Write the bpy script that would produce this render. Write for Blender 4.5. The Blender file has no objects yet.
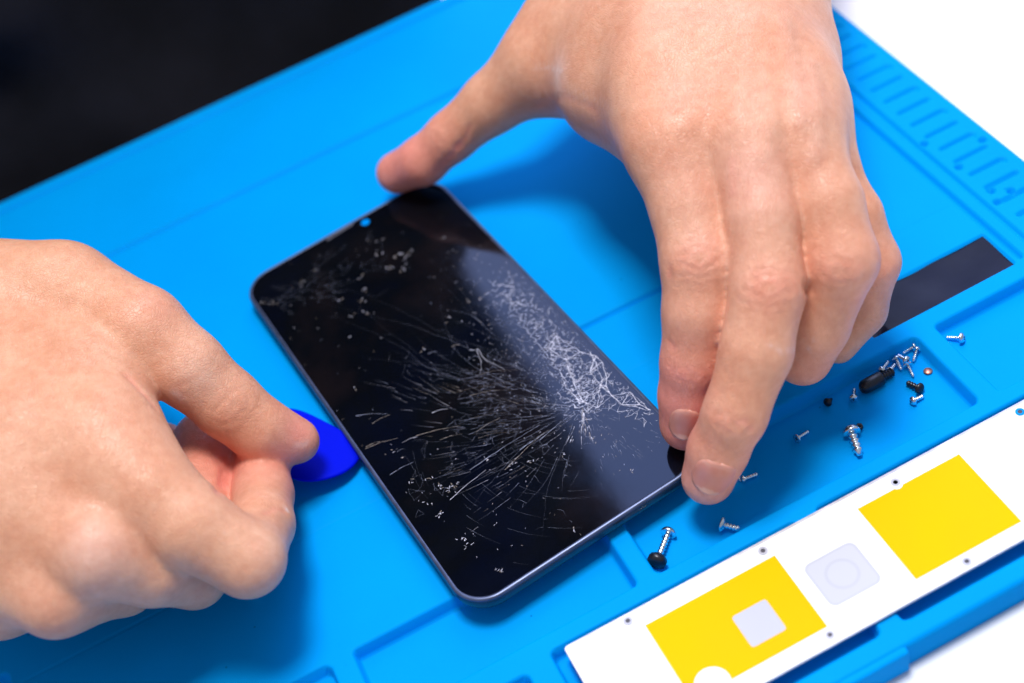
import bpy, bmesh, math, random
import numpy as np
from mathutils import Vector, Matrix
random.seed(7); rng = np.random.default_rng(7)
MM = 0.001
sc = bpy.context.scene
COL = sc.collection
# ---------------------------------------------------------------- camera solve (mm)
RC = np.array([[0.88549843, -0.40876944, -0.22090739], [-0.44560219, -0.61238905, -0.65300715], [0.1316481, 0.67667362, -0.7244181]])
CC = np.array([8.6265159, -342.05115433, 294.68057224]); FP = 1413.387
def at(u, v, z):
    """world point (mm) at height z seen at photo pixel u, v, and its depth"""
    d = RC.T @ np.array([(u-512)/FP, (v-341.5)/FP, 1.0]); t = (z-CC[2])/d[2]
    return CC + t*d, t
def P2(u, v, z=0.0): return at(u, v, z)[0]

# ---------------------------------------------------------------- helpers
def tag(o, label=None, cat=None, group=None, kind=None):
    if label: o['label'] = label
    if cat: o['category'] = cat
    if group: o['group'] = group
    if kind: o['kind'] = kind
    return o
def empty(name, loc=(0, 0, 0)):
    o = bpy.data.objects.new(name, None); COL.objects.link(o); o.location = Vector(loc)*MM
    o.empty_display_size = 0.01
    return o
def link(name, me, mat, parent=None):
    o = bpy.data.objects.new(name, me); COL.objects.link(o)
    if mat is not None and not me.materials: me.materials.append(mat)
    if parent is not None:
        o.parent = parent
    return o
def mesh_np(name, V, F, mat, parent=None, smooth=True, local=(0, 0, 0)):
    """V in mm world, local: parent's location in mm"""
    V = (np.asarray(V, float)-np.asarray(local, float))*MM
    me = bpy.data.meshes.new(name)
    if isinstance(F, np.ndarray) and F.ndim == 2:
        n, k = F.shape
        me.vertices.add(len(V)); me.vertices.foreach_set('co', V.astype(np.float32).ravel())
        me.loops.add(n*k); me.loops.foreach_set('vertex_index', F.astype(np.int32).ravel())
        me.polygons.add(n); me.polygons.foreach_set('loop_start', np.arange(0, n*k, k, dtype=np.int32))
        me.update(calc_edges=True); me.validate()
    else:
        me.from_pydata([tuple(v) for v in V], [], [tuple(map(int, f)) for f in F]); me.update()
    if smooth: me.polygons.foreach_set('use_smooth', [True]*len(me.polygons))
    return link(name, me, mat, parent)
def bm_obj(name, bm, mat, parent=None, smooth=False, scale=MM):
    bmesh.ops.recalc_face_normals(bm, faces=bm.faces[:])
    bmesh.ops.scale(bm, vec=(scale,)*3, verts=bm.verts[:])
    me = bpy.data.meshes.new(name); bm.to_mesh(me); bm.free()
    if smooth: me.polygons.foreach_set('use_smooth', [True]*len(me.polygons))
    return link(name, me, mat, parent)

# ---------------------------------------------------------------- materials
def new_mat(name):
    m = bpy.data.materials.new(name); m.use_nodes = True
    nt = m.node_tree; b = nt.nodes['Principled BSDF']
    return m, nt, b
def N(nt, t, **kw):
    n = nt.nodes.new(t)
    for k, v in kw.items():
        if k in n.inputs: n.inputs[k].default_value = v
        else: setattr(n, k, v)
    return n
def obco(nt):
    return N(nt, 'ShaderNodeTexCoord').outputs['Object']
def noise(nt, scale, detail=3, rough=.5, co=None):
    n = N(nt, 'ShaderNodeTexNoise'); n.inputs['Scale'].default_value = scale; n.inputs['Detail'].default_value = detail
    n.inputs['Roughness'].default_value = rough
    nt.links.new(co if co is not None else obco(nt), n.inputs['Vector']); return n
def ramp(nt, src, stops):
    r = N(nt, 'ShaderNodeValToRGB'); e = r.color_ramp.elements
    while len(e) < len(stops): e.new(0.5)
    for k, (p, c) in enumerate(stops):
        e[k].position = p; e[k].color = (c, c, c, 1) if isinstance(c, (int, float)) else (*c, 1)
    nt.links.new(src, r.inputs[0]); return r
def bump(nt, b, src, strength, dist):
    bp = N(nt, 'ShaderNodeBump'); bp.inputs['Strength'].default_value = strength; bp.inputs['Distance'].default_value = dist
    nt.links.new(src, bp.inputs['Height'])
    return bp

def simple(name, col, rough=.5, metal=0, spec=.5, var=0.0, vscale=200, bmp=0.0):
    m, nt, b = new_mat(name)
    b.inputs['Base Color'].default_value = (*col, 1); b.inputs['Roughness'].default_value = rough
    b.inputs['Metallic'].default_value = metal; b.inputs['Specular IOR Level'].default_value = spec
    n = noise(nt, vscale, 4)
    if var:
        r = ramp(nt, n.outputs['Fac'], [(0.3, tuple(c*(1-var) for c in col)), (0.7, tuple(min(1, c*(1+var)) for c in col))])
        nt.links.new(r.outputs[0], b.inputs['Base Color'])
    rr = ramp(nt, n.outputs['Fac'], [(0.3, max(0, rough-.05)), (0.7, min(1, rough+.05))])
    nt.links.new(rr.outputs[0], b.inputs['Roughness'])
    if bmp:
        bp = bump(nt, b, n.outputs['Fac'], 1.0, bmp); nt.links.new(bp.outputs[0], b.inputs['Normal'])
    return m

def silicone():
    m, nt, b = new_mat('blue_silicone')
    co = obco(nt)
    n1 = noise(nt, 14, 5, .55, co); n2 = noise(nt, 1500, 2, .6, co)
    r = ramp(nt, n1.outputs['Fac'], [(.3, (0.0, .280, .74)), (.7, (0.0, .315, .82))])
    # rare dark dust specks
    v = N(nt, 'ShaderNodeTexVoronoi'); v.inputs['Scale'].default_value = 90; nt.links.new(co, v.inputs['Vector'])
    lt = N(nt, 'ShaderNodeMath', operation='LESS_THAN'); lt.inputs[1].default_value = .028
    nt.links.new(v.outputs['Distance'], lt.inputs[0])
    mx = N(nt, 'ShaderNodeMix', data_type='RGBA'); mx.inputs['B'].default_value = (0.0, .08, .3, 1)
    sc_ = N(nt, 'ShaderNodeMath', operation='MULTIPLY'); sc_.inputs[1].default_value = .5
    nt.links.new(lt.outputs[0], sc_.inputs[0]); nt.links.new(sc_.outputs[0], mx.inputs['Factor'])
    nt.links.new(r.outputs[0], mx.inputs['A']); nt.links.new(mx.outputs['Result'], b.inputs['Base Color'])
    b.inputs['Roughness'].default_value = .55; b.inputs['Specular IOR Level'].default_value = .02
    bp = bump(nt, b, n2.outputs['Fac'], .25, .00008); nt.links.new(bp.outputs[0], b.inputs['Normal'])
    return m

def skin():
    m, nt, b = new_mat('skin')
    co = obco(nt)
    a = N(nt, 'ShaderNodeVertexColor', layer_name='tint')
    sep = N(nt, 'ShaderNodeSeparateColor'); nt.links.new(a.outputs['Color'], sep.inputs[0])
    nbig = noise(nt, 70, 4, .6, co)
    base = ramp(nt, nbig.outputs['Fac'], [(.3, (.70, .315, .18)), (.68, (.78, .415, .26))])
    red = N(nt, 'ShaderNodeMix', data_type='RGBA'); red.inputs['B'].default_value = (.82, .29, .22, 1)
    nt.links.new(sep.outputs[0], red.inputs['Factor']); nt.links.new(base.outputs[0], red.inputs['A'])
    pale = N(nt, 'ShaderNodeMix', data_type='RGBA'); pale.inputs['B'].default_value = (.86, .66, .60, 1)
    nt.links.new(sep.outputs[1], pale.inputs['Factor']); nt.links.new(red.outputs['Result'], pale.inputs['A'])
    vein = N(nt, 'ShaderNodeMix', data_type='RGBA'); vein.inputs['B'].default_value = (.40, .27, .25, 1)
    nt.links.new(sep.outputs[2], vein.inputs['Factor']); nt.links.new(pale.outputs['Result'], vein.inputs['A'])
    # fine blotches
    nf = noise(nt, 420, 3, .6, co)
    fr = ramp(nt, nf.outputs['Fac'], [(.35, (.93, .87, .85)), (.65, (1.03, 1.05, 1.06))])
    mul = N(nt, 'ShaderNodeMix', data_type='RGBA', blend_type='MULTIPLY'); mul.inputs['Factor'].default_value = .8
    nt.links.new(vein.outputs['Result'], mul.inputs['A']); nt.links.new(fr.outputs[0], mul.inputs['B'])
    nt.links.new(mul.outputs['Result'], b.inputs['Base Color'])
    b.inputs['Roughness'].default_value = .42; b.inputs['Specular IOR Level'].default_value = .4
    b.inputs['Subsurface Weight'].default_value = .25; b.inputs['Subsurface Radius'].default_value = (1.0, .35, .2)
    b.inputs['Subsurface Scale'].default_value = .0013
    # skin cell relief: two voronoi scales plus noise
    v = N(nt, 'ShaderNodeTexVoronoi', feature='DISTANCE_TO_EDGE'); v.inputs['Scale'].default_value = 1100
    wn = noise(nt, 300, 2, .5, co)
    wm = N(nt, 'ShaderNodeMix', data_type='RGBA'); wm.inputs['Factor'].default_value = .004
    nt.links.new(co, wm.inputs['A']); nt.links.new(wn.outputs['Color'], wm.inputs['B'])
    nt.links.new(wm.outputs['Result'], v.inputs['Vector'])
    vr = ramp(nt, v.outputs['Distance'], [(0, 0), (.12, 1)])
    ad = N(nt, 'ShaderNodeMath', operation='ADD'); nt.links.new(vr.outputs[0], ad.inputs[0]); nt.links.new(nf.outputs['Fac'], ad.inputs[1])
    bp = bump(nt, b, ad.outputs[0], .8, .00008); nt.links.new(bp.outputs[0], b.inputs['Normal'])
    return m

def glassblack():
    m, nt, b = new_mat('black_screen_glass')
    co = obco(nt)
    n = noise(nt, 26, 4, .6, co)
    r = ramp(nt, n.outputs['Fac'], [(.33, (.0015, .0025, .008)), (.5, (.002, .0025, .004)), (.68, (.007, .005, .006))])
    nt.links.new(r.outputs[0], b.inputs['Base Color'])
    n2 = noise(nt, 60, 5, .6, co)
    rr = ramp(nt, n2.outputs['Fac'], [(.35, .05), (.7, .11)])
    nt.links.new(rr.outputs[0], b.inputs['Roughness'])
    b.inputs['Specular IOR Level'].default_value = .5; b.inputs['Specular Tint'].default_value = (.52, .68, 1.0, 1)
    n3 = noise(nt, 110, 2, .5, co)
    bp = bump(nt, b, n3.outputs['Fac'], .10, .0002); nt.links.new(bp.outputs[0], b.inputs['Normal'])
    return m

def crackmat():
    m, nt, b = new_mat('glass_crack')
    a = N(nt, 'ShaderNodeVertexColor', layer_name='tint')
    nt.links.new(a.outputs['Color'], b.inputs['Base Color'])
    b.inputs['Roughness'].default_value = .35; b.inputs['Specular IOR Level'].default_value = .6
    tr = N(nt, 'ShaderNodeBsdfTransparent'); mx = N(nt, 'ShaderNodeMixShader')
    nn = noise(nt, 900, 2, .5)
    al = N(nt, 'ShaderNodeMath', operation='MULTIPLY')
    rr = ramp(nt, nn.outputs['Fac'], [(.36, .5), (.55, 1.0)])
    nt.links.new(a.outputs['Alpha'], al.inputs[0]); nt.links.new(rr.outputs[0], al.inputs[1])
    out = nt.nodes['Material Output']
    nt.links.new(al.outputs[0], mx.inputs[0]); nt.links.new(tr.outputs[0], mx.inputs[1]); nt.links.new(b.outputs[0], mx.inputs[2])
    nt.links.new(mx.outputs[0], out.inputs['Surface'])
    return m

M = dict(
    mat=silicone(), skin=skin(), glass=glassblack(), crack=crackmat(),
    frame=simple('anodised_frame', (.012, .014, .024), .28, .0, .8, .2, 300),
    bevel=simple('frame_bevel', (.085, .105, .18), .36, .6, .5, .15, 300),
    white=simple('white_film', (.84, .84, .86), .35, 0, .4, .01, 40),
    yellow=simple('yellow_film', (.93, .50, .0), .5, 0, .04, .02, 60),
    ghost=simple('faint_grey_print', (.515, .515, .56), .4, 0, .3, .02, 90),
    plate=simple('plate_metal_edge', (.45, .45, .47), .4, .6, .5, .2, 200),
    steel=simple('screw_steel', (.74, .80, .84), .24, 1, .5, .2, 500),
    dark=simple('blackened_steel', (.012, .014, .022), .3, .3, .6, .3, 500),
    copper=simple('copper', (.55, .25, .18), .4, .8, .5, .2, 500),
    magnet=simple('magnetic_tape', (.005, .007, .022), .16, 0, .12, .3, 50, .0006),
    pick=simple('blue_plastic', (.0, .006, .60), .45, 0, .03, .04, 80),
    cloth=None, window=simple('grey_white_film', (.54, .54, .58), .45, 0, .2), faint=simple('faint_film', (.565, .565, .60), .4, 0, .2), holegrey=simple('hole_grey', (.05, .045, .055), .5, .3), collar=simple('hole_collar', (.45, .44, .48), .35, .2), table=simple('white_table', (.86, .86, .88), .5, 0, .3, .01, 5),
    nail=None)
m, nt, b = new_mat('nail'); M['nail'] = m
nn = noise(nt, 250, 3)
r = ramp(nt, nn.outputs['Fac'], [(.3, (.70, .26, .19)), (.7, (.74, .31, .235))])
a = N(nt, 'ShaderNodeVertexColor', layer_name='tint')
mx = N(nt, 'ShaderNodeMix', data_type='RGBA'); mx.inputs['B'].default_value = (.80, .46, .36, 1)
sep = N(nt, 'ShaderNodeSeparateColor'); nt.links.new(a.outputs['Color'], sep.inputs[0])
nt.links.new(sep.outputs[1], mx.inputs['Factor']); nt.links.new(r.outputs[0], mx.inputs['A']); nt.links.new(mx.outputs['Result'], b.inputs['Base Color'])
b.inputs['Roughness'].default_value = .34; b.inputs['Specular IOR Level'].default_value = .32
b.inputs['Subsurface Weight'].default_value = .25; b.inputs['Subsurface Scale'].default_value = .0015
b.inputs['Subsurface Radius'].default_value = (1, .4, .25)
m, nt, b = new_mat('dark_cloth'); M['cloth'] = m
co = obco(nt); n1 = noise(nt, 14, 4, .55, co); n2 = noise(nt, 900, 2, .5, co)
r = ramp(nt, n1.outputs['Fac'], [(.35, (.0012, .0014, .0035)), (.65, (.0065, .0066, .0115))]); nt.links.new(r.outputs[0], b.inputs['Base Color'])
b.inputs['Roughness'].default_value = .9; b.inputs['Specular IOR Level'].default_value = .15
bp = bump(nt, b, n2.outputs['Fac'], .4, .0003); nt.links.new(bp.outputs[0], b.inputs['Normal'])

# ================================================================= REPAIR MAT
def sdbox(X, Y, x0, x1, y0, y1, r):
    cx, cy, hx, hy = (x0+x1)/2, (y0+y1)/2, (x1-x0)/2-r, (y1-y0)/2-r
    qx, qy = np.abs(X-cx)-hx, np.abs(Y-cy)-hy
    return np.hypot(np.maximum(qx, 0), np.maximum(qy, 0))+np.minimum(np.maximum(qx, qy), 0)-r
def sstep(d, w):  # 1 inside, 0 outside, soft wall of width w, outside edge at d=0
    t = np.clip(-d/w, 0, 1); return t*t*(3-2*t)
TH = 9.0
X0, X1, Y0, Y1 = -150.0, 217.6, -205.2, 107.9
def build_mat():
    h = .5
    xs = np.linspace(X0, X1, int((X1-X0)/h)+1); ys = np.linspace(Y0, Y1, int((Y1-Y0)/h)+1)
    X, Y = np.meshgrid(xs, ys, indexing='ij')
    Z = np.zeros_like(X)
    def rec(x0, x1, y0, y1, dep, r=1.5, w=.9):
        nonlocal Z
        Z = np.minimum(Z, -dep*sstep(sdbox(X, Y, x0, x1, y0, y1, r), w))
    # trays
    rec(59.7, 153.9, -158.2, -130.4, 4.2, 2.2, 1.2)
    rec(-14.9, 54.9, -158.2, -135.9, 4.2, 1.5, 1.2)
    rec(159.3, 212.0, -158.2, -130.4, 4.2, 1.2, 1.2)
    rec(-96, -20.6, -158.2, -136.0, 3.6, 2.5)
    rec(-149, -97.6, -158.2, -90.6, 3.0, 2.5)
    # front row of wells under the white plate
    rec(27.6, 96.0, -199.9, -162.6, 4.2, 2.0)
    rec(101.4, 190.0, -199.9, -162.4, 4.2, 2.0)
    rec(-60.0, 21.0, -199.9, -164.9, 4.2, 2.0)
    # magnet well
    rec(144.6, 190.2, -125.0, -110.8, 1.6, .6, .6)
    # grooves
    def groove(x0, x1, y0, y1, dep, w=.7):
        nonlocal Z
        Z = Z - dep*sstep(sdbox(X, Y, x0, x1, y0, y1, min(x1-x0, y1-y0)/2), w)*(Z > -.4)
    groove(-145, 190, 50.6, 53.0, 1.8); groove(-145, 148, -75.6, -73.4, 1.7)
    groove(-145, 190, -97.0, -96.3, .2, .4); groove(-145, 190, -5.2, -4.5, .15, .4)
    groove(191.1, 193.5, -124.5, 101, 1.8, .8); groove(196.7, 198.5, -160, 101, 1.5, .7)
    groove(-146, 214, 100.0, 102.6, 1.8)
    # ruler slots along the right edge
    for k in range(23):
        y = -117.5+k*7.05
        groove(201.3, 213.2, y-1.0, y+.9, 1.6, .8)
        if k % 2 == 0: groove(212.0, 213.9, y-2.4, y+.4, .9, .8)
        groove(199.4, 212.8, y+2.9, y+3.4, .12, .3)
    for (dx, dy) in ((199.8, -70.2), (201.4, -84.6), (202.3, -98.3), (213.6, -79.3), (200.8, -103), (206.5, -101.5)):
        Z = Z-2.2*sstep(np.hypot(X-dx, Y-dy)-1.3, .7)
    # number-like embossed marks beside the ruler
    for (dx, dy) in ((204.5, -104.2), (207.5, -110.0), (203.4, -112)):
        groove(dx-1.6, dx+1.6, dy-.5, dy+.5, .4, .4)
    # soft rounded rim
    de = np.minimum(np.minimum(X-X0, X1-X), np.minimum(Y-Y0, Y1-Y))
    Z = Z-1.1*(1-np.clip(de/1.2, 0, 1))**2.2
    # slightly sagging silicone
    Z = Z+.10*np.sin(X/37+1)*np.sin(Y/29)+.05*np.sin(X/13+Y/17)
    nx, ny = X.shape
    V = np.stack([X, Y, Z], -1).reshape(-1, 3)
    idx = np.arange(nx*ny).reshape(nx, ny)
    F = np.stack([idx[:-1, :-1], idx[1:, :-1], idx[1:, 1:], idx[:-1, 1:]], -1).reshape(-1, 4)
    # side walls
    loop = np.concatenate([idx[:-1, 0], idx[-1, :-1], idx[:0:-1, -1], idx[0, :0:-1]])
    n0 = len(V); ring = V[loop].copy(); ring[:, 2] = -TH+.02
    V = np.vstack([V, ring]); k = np.arange(len(loop)); k2 = (k+1) % len(loop)
    Fs = np.stack([loop[k2], loop[k], n0+k, n0+k2], -1)
    F = np.vstack([F, Fs])
    return V, F
mat_root = empty('repair_mat', (0, 0, 0))
tag(mat_root, 'bright blue silicone repair mat with trays, grooves and ruler edge under the phone', 'work mat')
V, F = build_mat(); mesh_np('mat_body', V, F, M['mat'], mat_root)
# grip lug bulging out of the front wall, left of the step
def rbox(x0, x1, y0, y1, z0, z1, bev=.4, seg=3):
    bm = bmesh.new(); bmesh.ops.create_cube(bm, size=1)
    bmesh.ops.scale(bm, vec=(x1-x0, y1-y0, z1-z0), verts=bm.verts[:])
    bmesh.ops.translate(bm, vec=((x0+x1)/2, (y0+y1)/2, (z0+z1)/2), verts=bm.verts[:])
    if bev: bmesh.ops.bevel(bm, geom=bm.edges[:]+bm.verts[:], offset=bev, segments=seg, affect='EDGES', profile=.5)
    return bm
bm_obj('front_lug', rbox(-70, 98.5, -206.6, -203.5, -TH+.05, -.35, .8), M['mat'], mat_root, True)
# magnetic strip
def strip_mesh():
    xs = np.linspace(144.9, 189.8, 90); ys = np.linspace(-124.8, -111.0, 24)
    X, Y = np.meshgrid(xs, ys, indexing='ij')
    Z = -.8+.30*np.sin(X/3.6+Y/5)*np.exp(-((X-168)/9)**2)+.16*np.sin(X/6-Y/2.5)+.3*np.exp(-((X-152-Y/3-40)/3)**2)
    V = np.stack([X, Y, Z], -1).reshape(-1, 3); idx = np.arange(X.size).reshape(X.shape)
    F = np.stack([idx[:-1, :-1], idx[1:, :-1], idx[1:, 1:], idx[:-1, 1:]], -1).reshape(-1, 4); return V, F
V, F = strip_mesh(); mesh_np('magnetic_strip', V, F, M['magnet'], mat_root)

# ================================================================= TABLE
bmt = rbox(-900, 900, -700, 160, -TH-30, -TH, 2)
tag(bm_obj('table', bmt, M['table'], None, True), 'plain glossy white table top under the blue mat', kind='structure')

# ================================================================= PHONE
PZ = 6.0; PT = 4.6                    # top height and thickness
TLp = P2(241.5, 284.5, PZ); TRp = P2(435.5, 171.7, PZ); BRp = P2(706, 463.5, PZ); BLp = P2(467, 615, PZ)
pc = (TLp+TRp+BRp+BLp)/4
ex = (TRp-TLp)+(BRp-BLp); ex /= np.linalg.norm(ex); ey = np.array([-ex[1], ex[0], 0])
PW = (np.linalg.norm(TRp-TLp)+np.linalg.norm(BRp-BLp))/2; PH = (np.linalg.norm(TLp-BLp)+np.linalg.norm(TRp-BRp))/2
print('phone', PW, PH, math.degrees(math.atan2(ex[1], ex[0])))
phone = empty('phone', (pc[0], pc[1], 0)); phone.rotation_euler.z = math.atan2(ex[1], ex[0])
tag(phone, 'black smartphone screen with shattered glass held between both hands', 'phone')
def rrect(w, h, r, n=14):
    pts = []
    for cx, cy, a0 in ((w/2-r, h/2-r, 0), (-w/2+r, h/2-r, 90), (-w/2+r, -h/2+r, 180), (w/2-r, -h/2+r, 270)):
        for k in range(n+1):
            a = math.radians(a0+90*k/n); pts.append((cx+r*math.cos(a), cy+r*math.sin(a)))
    return pts
def loft(rings, cap0=True, cap1=True):
    bm = bmesh.new(); vs = [[bm.verts.new(p) for p in rg] for rg in rings]
    n = len(vs[0])
    for a, b_ in zip(vs[:-1], vs[1:]):
        for k in range(n): bm.faces.new((a[k], a[(k+1) % n], b_[(k+1) % n], b_[k]))
    if cap0: bm.faces.new(vs[0][::-1])
    if cap1: bm.faces.new(vs[-1])
    return bm
RR = 9.5
def ring_at(inset, z): return [(x, y, z) for x, y in rrect(PW-2*inset, PH-2*inset, max(RR-inset, .5))]
prof = []
for k in range(9):
    a = math.pi*k/8; prof.append((1.3-1.3*math.sin(a)**.8, PZ-.15-PT/2*(1-math.cos(a))*.95))
body = bm_obj('frame', loft([ring_at(i, z) for i, z in reversed(prof)]), M['frame'], phone, True)
bm_obj('edge_rim', loft([ring_at(i, z) for i, z in ((.25, PZ-.9), (.06, PZ-.55), (.22, PZ-.22), (.5, PZ-.03), (.85, PZ+.02), (1.19, PZ+.03), (1.19, PZ-.3))], False, False), M['bevel'], phone, True)
scr = bm_obj('screen', loft([ring_at(1.2, PZ-.6), ring_at(1.2, PZ+.04)]), M['glass'], phone, False)
def to_phone(p):
    d = p-pc; return np.array([d@ex, d@ey])
def PL(u, v): return to_phone(P2(u, v, PZ))
hx, hy = PL(365, 222)
def disc(name, x, y, z, r, hgt, mat, parent, n=28):
    return bm_obj(name, loft([[(x+rr*math.cos(2*math.pi*k/n), y+rr*math.sin(2*math.pi*k/n), zz) for k in range(n)] for rr, zz in ((r, z), (r, z+hgt*.7), (r*.85, z+hgt))]), mat, parent, True)
disc('camera_hole', hx, hy-.3, PZ+.05, 1.4, .04, simple('blue_hole_film', (0, .22, .68), .6, 0, .0), phone)
sx, sy = PL(340, 232)
sl = math.atan2(*(PL(352, 224)-PL(322, 243))[::-1])
bm = rbox(-5.0, 5.0, -.55, .55, 0, .05, 0); bmesh.ops.rotate(bm, cent=(0, 0, 0), matrix=Matrix.Rotation(sl, 3, 'Z'), verts=bm.verts[:])
bmesh.ops.translate(bm, vec=(sx, sy, PZ+.05), verts=bm.verts[:])
bm_obj('earpiece', bm, simple('earpiece_mesh', (.06, .06, .075), .5), phone)

# cracks: thin ribbons of broken glass lying in the screen surface
class Ribbons:
    def __init__(s): s.V = []; s.F = []; s.C = []
    def line(s, pts, w0, w1, col, a0=1., a1=1.):
        pts = [np.asarray(p, float) for p in pts]; n = len(pts); b0 = len(s.V)
        lim = (PW/2-1.8, PH/2-1.8)
        if any(abs(p[0]) > lim[0] or abs(p[1]) > lim[1] or (abs(p[0]) > PW/2-RR+1 and abs(p[1]) > PH/2-RR+1 and math.hypot(abs(p[0])-PW/2+RR, abs(p[1])-PH/2+RR) > RR-1.9) for p in pts): 
            return
        z = PZ+.075+.012*random.random()
        for k, p in enumerate(pts):
            d = pts[min(k+1, n-1)]-pts[max(k-1, 0)]; L = np.linalg.norm(d)+1e-9; nrm = np.array([-d[1], d[0]])/L
            t = k/max(1, n-1); w = (w0+(w1-w0)*t)/2*(.7+.6*random.random())
            for sgn in (-1, 1):
                q = p+nrm*w*sgn; s.V.append((q[0], q[1], z)); s.C.append((*col, a0+(a1-a0)*t))
            if k: i = b0+2*k; s.F.append((i-2, i-1, i+1, i))
    def walk(s, p, ang, L, w0, w1, col, wig=.15, step=.9, curve=0, a0=1., a1=.3):
        pts = [np.array(p, float)]; n = max(2, int(L/step))
        for k in range(n):
            ang += curve*step+random.gauss(0, wig); pts.append(pts[-1]+step*np.array([math.cos(ang), math.sin(ang)]))
        s.line(pts, w0, w1, col, a0, a1); return pts, ang
RB = Ribbons()
IMP = PL(583, 405)
WH = (.86, .84, .97); WB = (.42, .45, .60); GO = (.50, .42, .36)
def px_line(pp, w, col, a=1., jag=.25):
    q = [PL(*p) for p in pp]; out = [q[0]]
    for a_, b_ in zip(q[:-1], q[1:]):
        n = max(2, int(np.linalg.norm(b_-a_)/1.0))
        for k in range(1, n+1): out.append(a_+(b_-a_)*k/n+rng.normal(0, jag, 2)*(k < n))
    RB.line(out, w, w*.5, col, a, a*.6)
def shard(u, v, n, spread, col=WH, w=.16):
    """small jagged net round a pixel"""
    c = PL(u, v)
    for _ in range(n):
        p = c+rng.normal(0, spread, 2); ang = random.uniform(0, 6.283)
        pts, an = RB.walk(p, ang, random.uniform(1.0, 3.6), w, w*.5, col, .45, .55, 0, random.uniform(.35, 1), .4)
        if random.random() < .5: RB.walk(pts[len(pts)//2], an+random.choice((-1, 1))*1.2, random.uniform(.8, 2.0), w*.8, w*.4, col, .4, .5, 0, .8, .3)
def net_web(n, sampler, k, w, col, a0, maxd):
    """joined web: random nodes linked to their nearest neighbours by slightly jagged hairlines"""
    pts = np.array([sampler() for _ in range(n)]); done = set()
    for i, p in enumerate(pts):
        d = np.linalg.norm(pts-p, axis=1); o_ = np.argsort(d)[1:k+1]
        for j in o_:
            if (j, i) in done or d[j] > maxd or d[j] < .15: continue
            done.add((i, j)); q = pts[j]; m_ = (p+q)/2+rng.normal(0, .06*d[j], 2)
            c = col if random.random() < .8 else WB
            RB.line([p, (p+m_)/2+rng.normal(0, .02, 2), m_, q], w*random.uniform(.6, 1.3), w*random.uniform(.4, 1), c, a0*random.uniform(.5, 1), a0*random.uniform(.5, 1))
axis_pts = [np.array(q, float) for q in ((583, 405), (583, 388), (572, 368), (556, 346), (540, 326), (520, 304), (500, 288))]
def band_s(spread0, spread1, bias=1.):
    def f():
        t = random.random()**bias*(len(axis_pts)-1); i_ = min(int(t), len(axis_pts)-2); p = axis_pts[i_]+(axis_pts[i_+1]-axis_pts[i_])*(t-i_)
        sp = spread0+(spread1-spread0)*t/(len(axis_pts)-1); return PL(p[0]+random.gauss(0, sp), p[1]+random.gauss(0, sp*.8))
    return f
net_web(760, band_s(9, 9, 1.5), 2, .095, WH, .95, 2.6)
net_web(150, band_s(7, 6, 2.2), 3, .12, (.8, .78, .88), 1., 2.6)
net_web(380, band_s(24, 22), 2, .085, WB, .6, 3.0)
def rt_s():
    t = random.random(); return PL(590+60*t+random.gauss(0, 5), 375+38*t+random.gauss(0, 9))
net_web(190, rt_s, 2, .10, WH, .85, 3.6)
def lf_s():
    return PL(random.gauss(520, 34), random.gauss(388, 26))
net_web(240, lf_s, 2, .065, WB, .45, 3.0)
def bl_s():
    t = random.random(); return PL(395+120*t+random.gauss(0, 16), 505-85*t+random.gauss(0, 18))
net_web(110, bl_s, 2, .06, WB, .32, 4.0)
def ul_s():
    t = random.random(); return PL(275+110*t+random.gauss(0, 8), 303-50*t+random.gauss(0, 7+14*t))
net_web(110, ul_s, 2, .06, WB, .26, 6.0)
# polygonal net of larger pieces near the right edge
net = [(583, 402), (574, 384), (590, 372), (607, 378), (612, 396), (598, 408), (622, 405), (630, 392), (640, 405), (566, 360), (580, 352), (596, 356), (600, 385), (606, 386), (548, 348), (556, 336), (588, 340), (602, 362), (650, 410)]
for i, a_ in enumerate(net):
    ds = sorted(range(len(net)), key=lambda j: math.hypot(net[j][0]-a_[0], net[j][1]-a_[1]))[1:4]
    for j in ds: px_line([a_, net[j]], .15, WH, .9, .12)
# fork-like crack upper left of the impact
px_line([(470, 350), (478, 349), (486, 360), (498, 366), (505, 372)], .13, WH, .8); px_line([(478, 349), (481, 365), (480, 375)], .15, WH, .7)
px_line([(497, 285), (514, 286), (515, 296)], .16, WH, .9); px_line([(488, 280), (497, 287), (505, 282)], .2, WB, .8)
px_line([(590, 352), (598, 368), (602, 382), (596, 386)], .18, WH); px_line([(601, 382), (612, 372)], .22, WH)
px_line([(583, 402), (570, 392), (560, 372), (545, 352), (533, 338), (516, 312)], .14, WH, 1, .3)
# short vertical dashes by the right edge
for k in range(60):
    t = random.random(); u = 517+t*150; v = 266+t*150*1.06; off = random.uniform(3, 22)
    c = PL(u-off, v+off*.2); RB.walk(c, math.radians(random.gauss(-100, 12)), random.uniform(.8, 3), .13, .06, WB, .1, .5, 0, random.uniform(.3, .9), .1)
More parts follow.
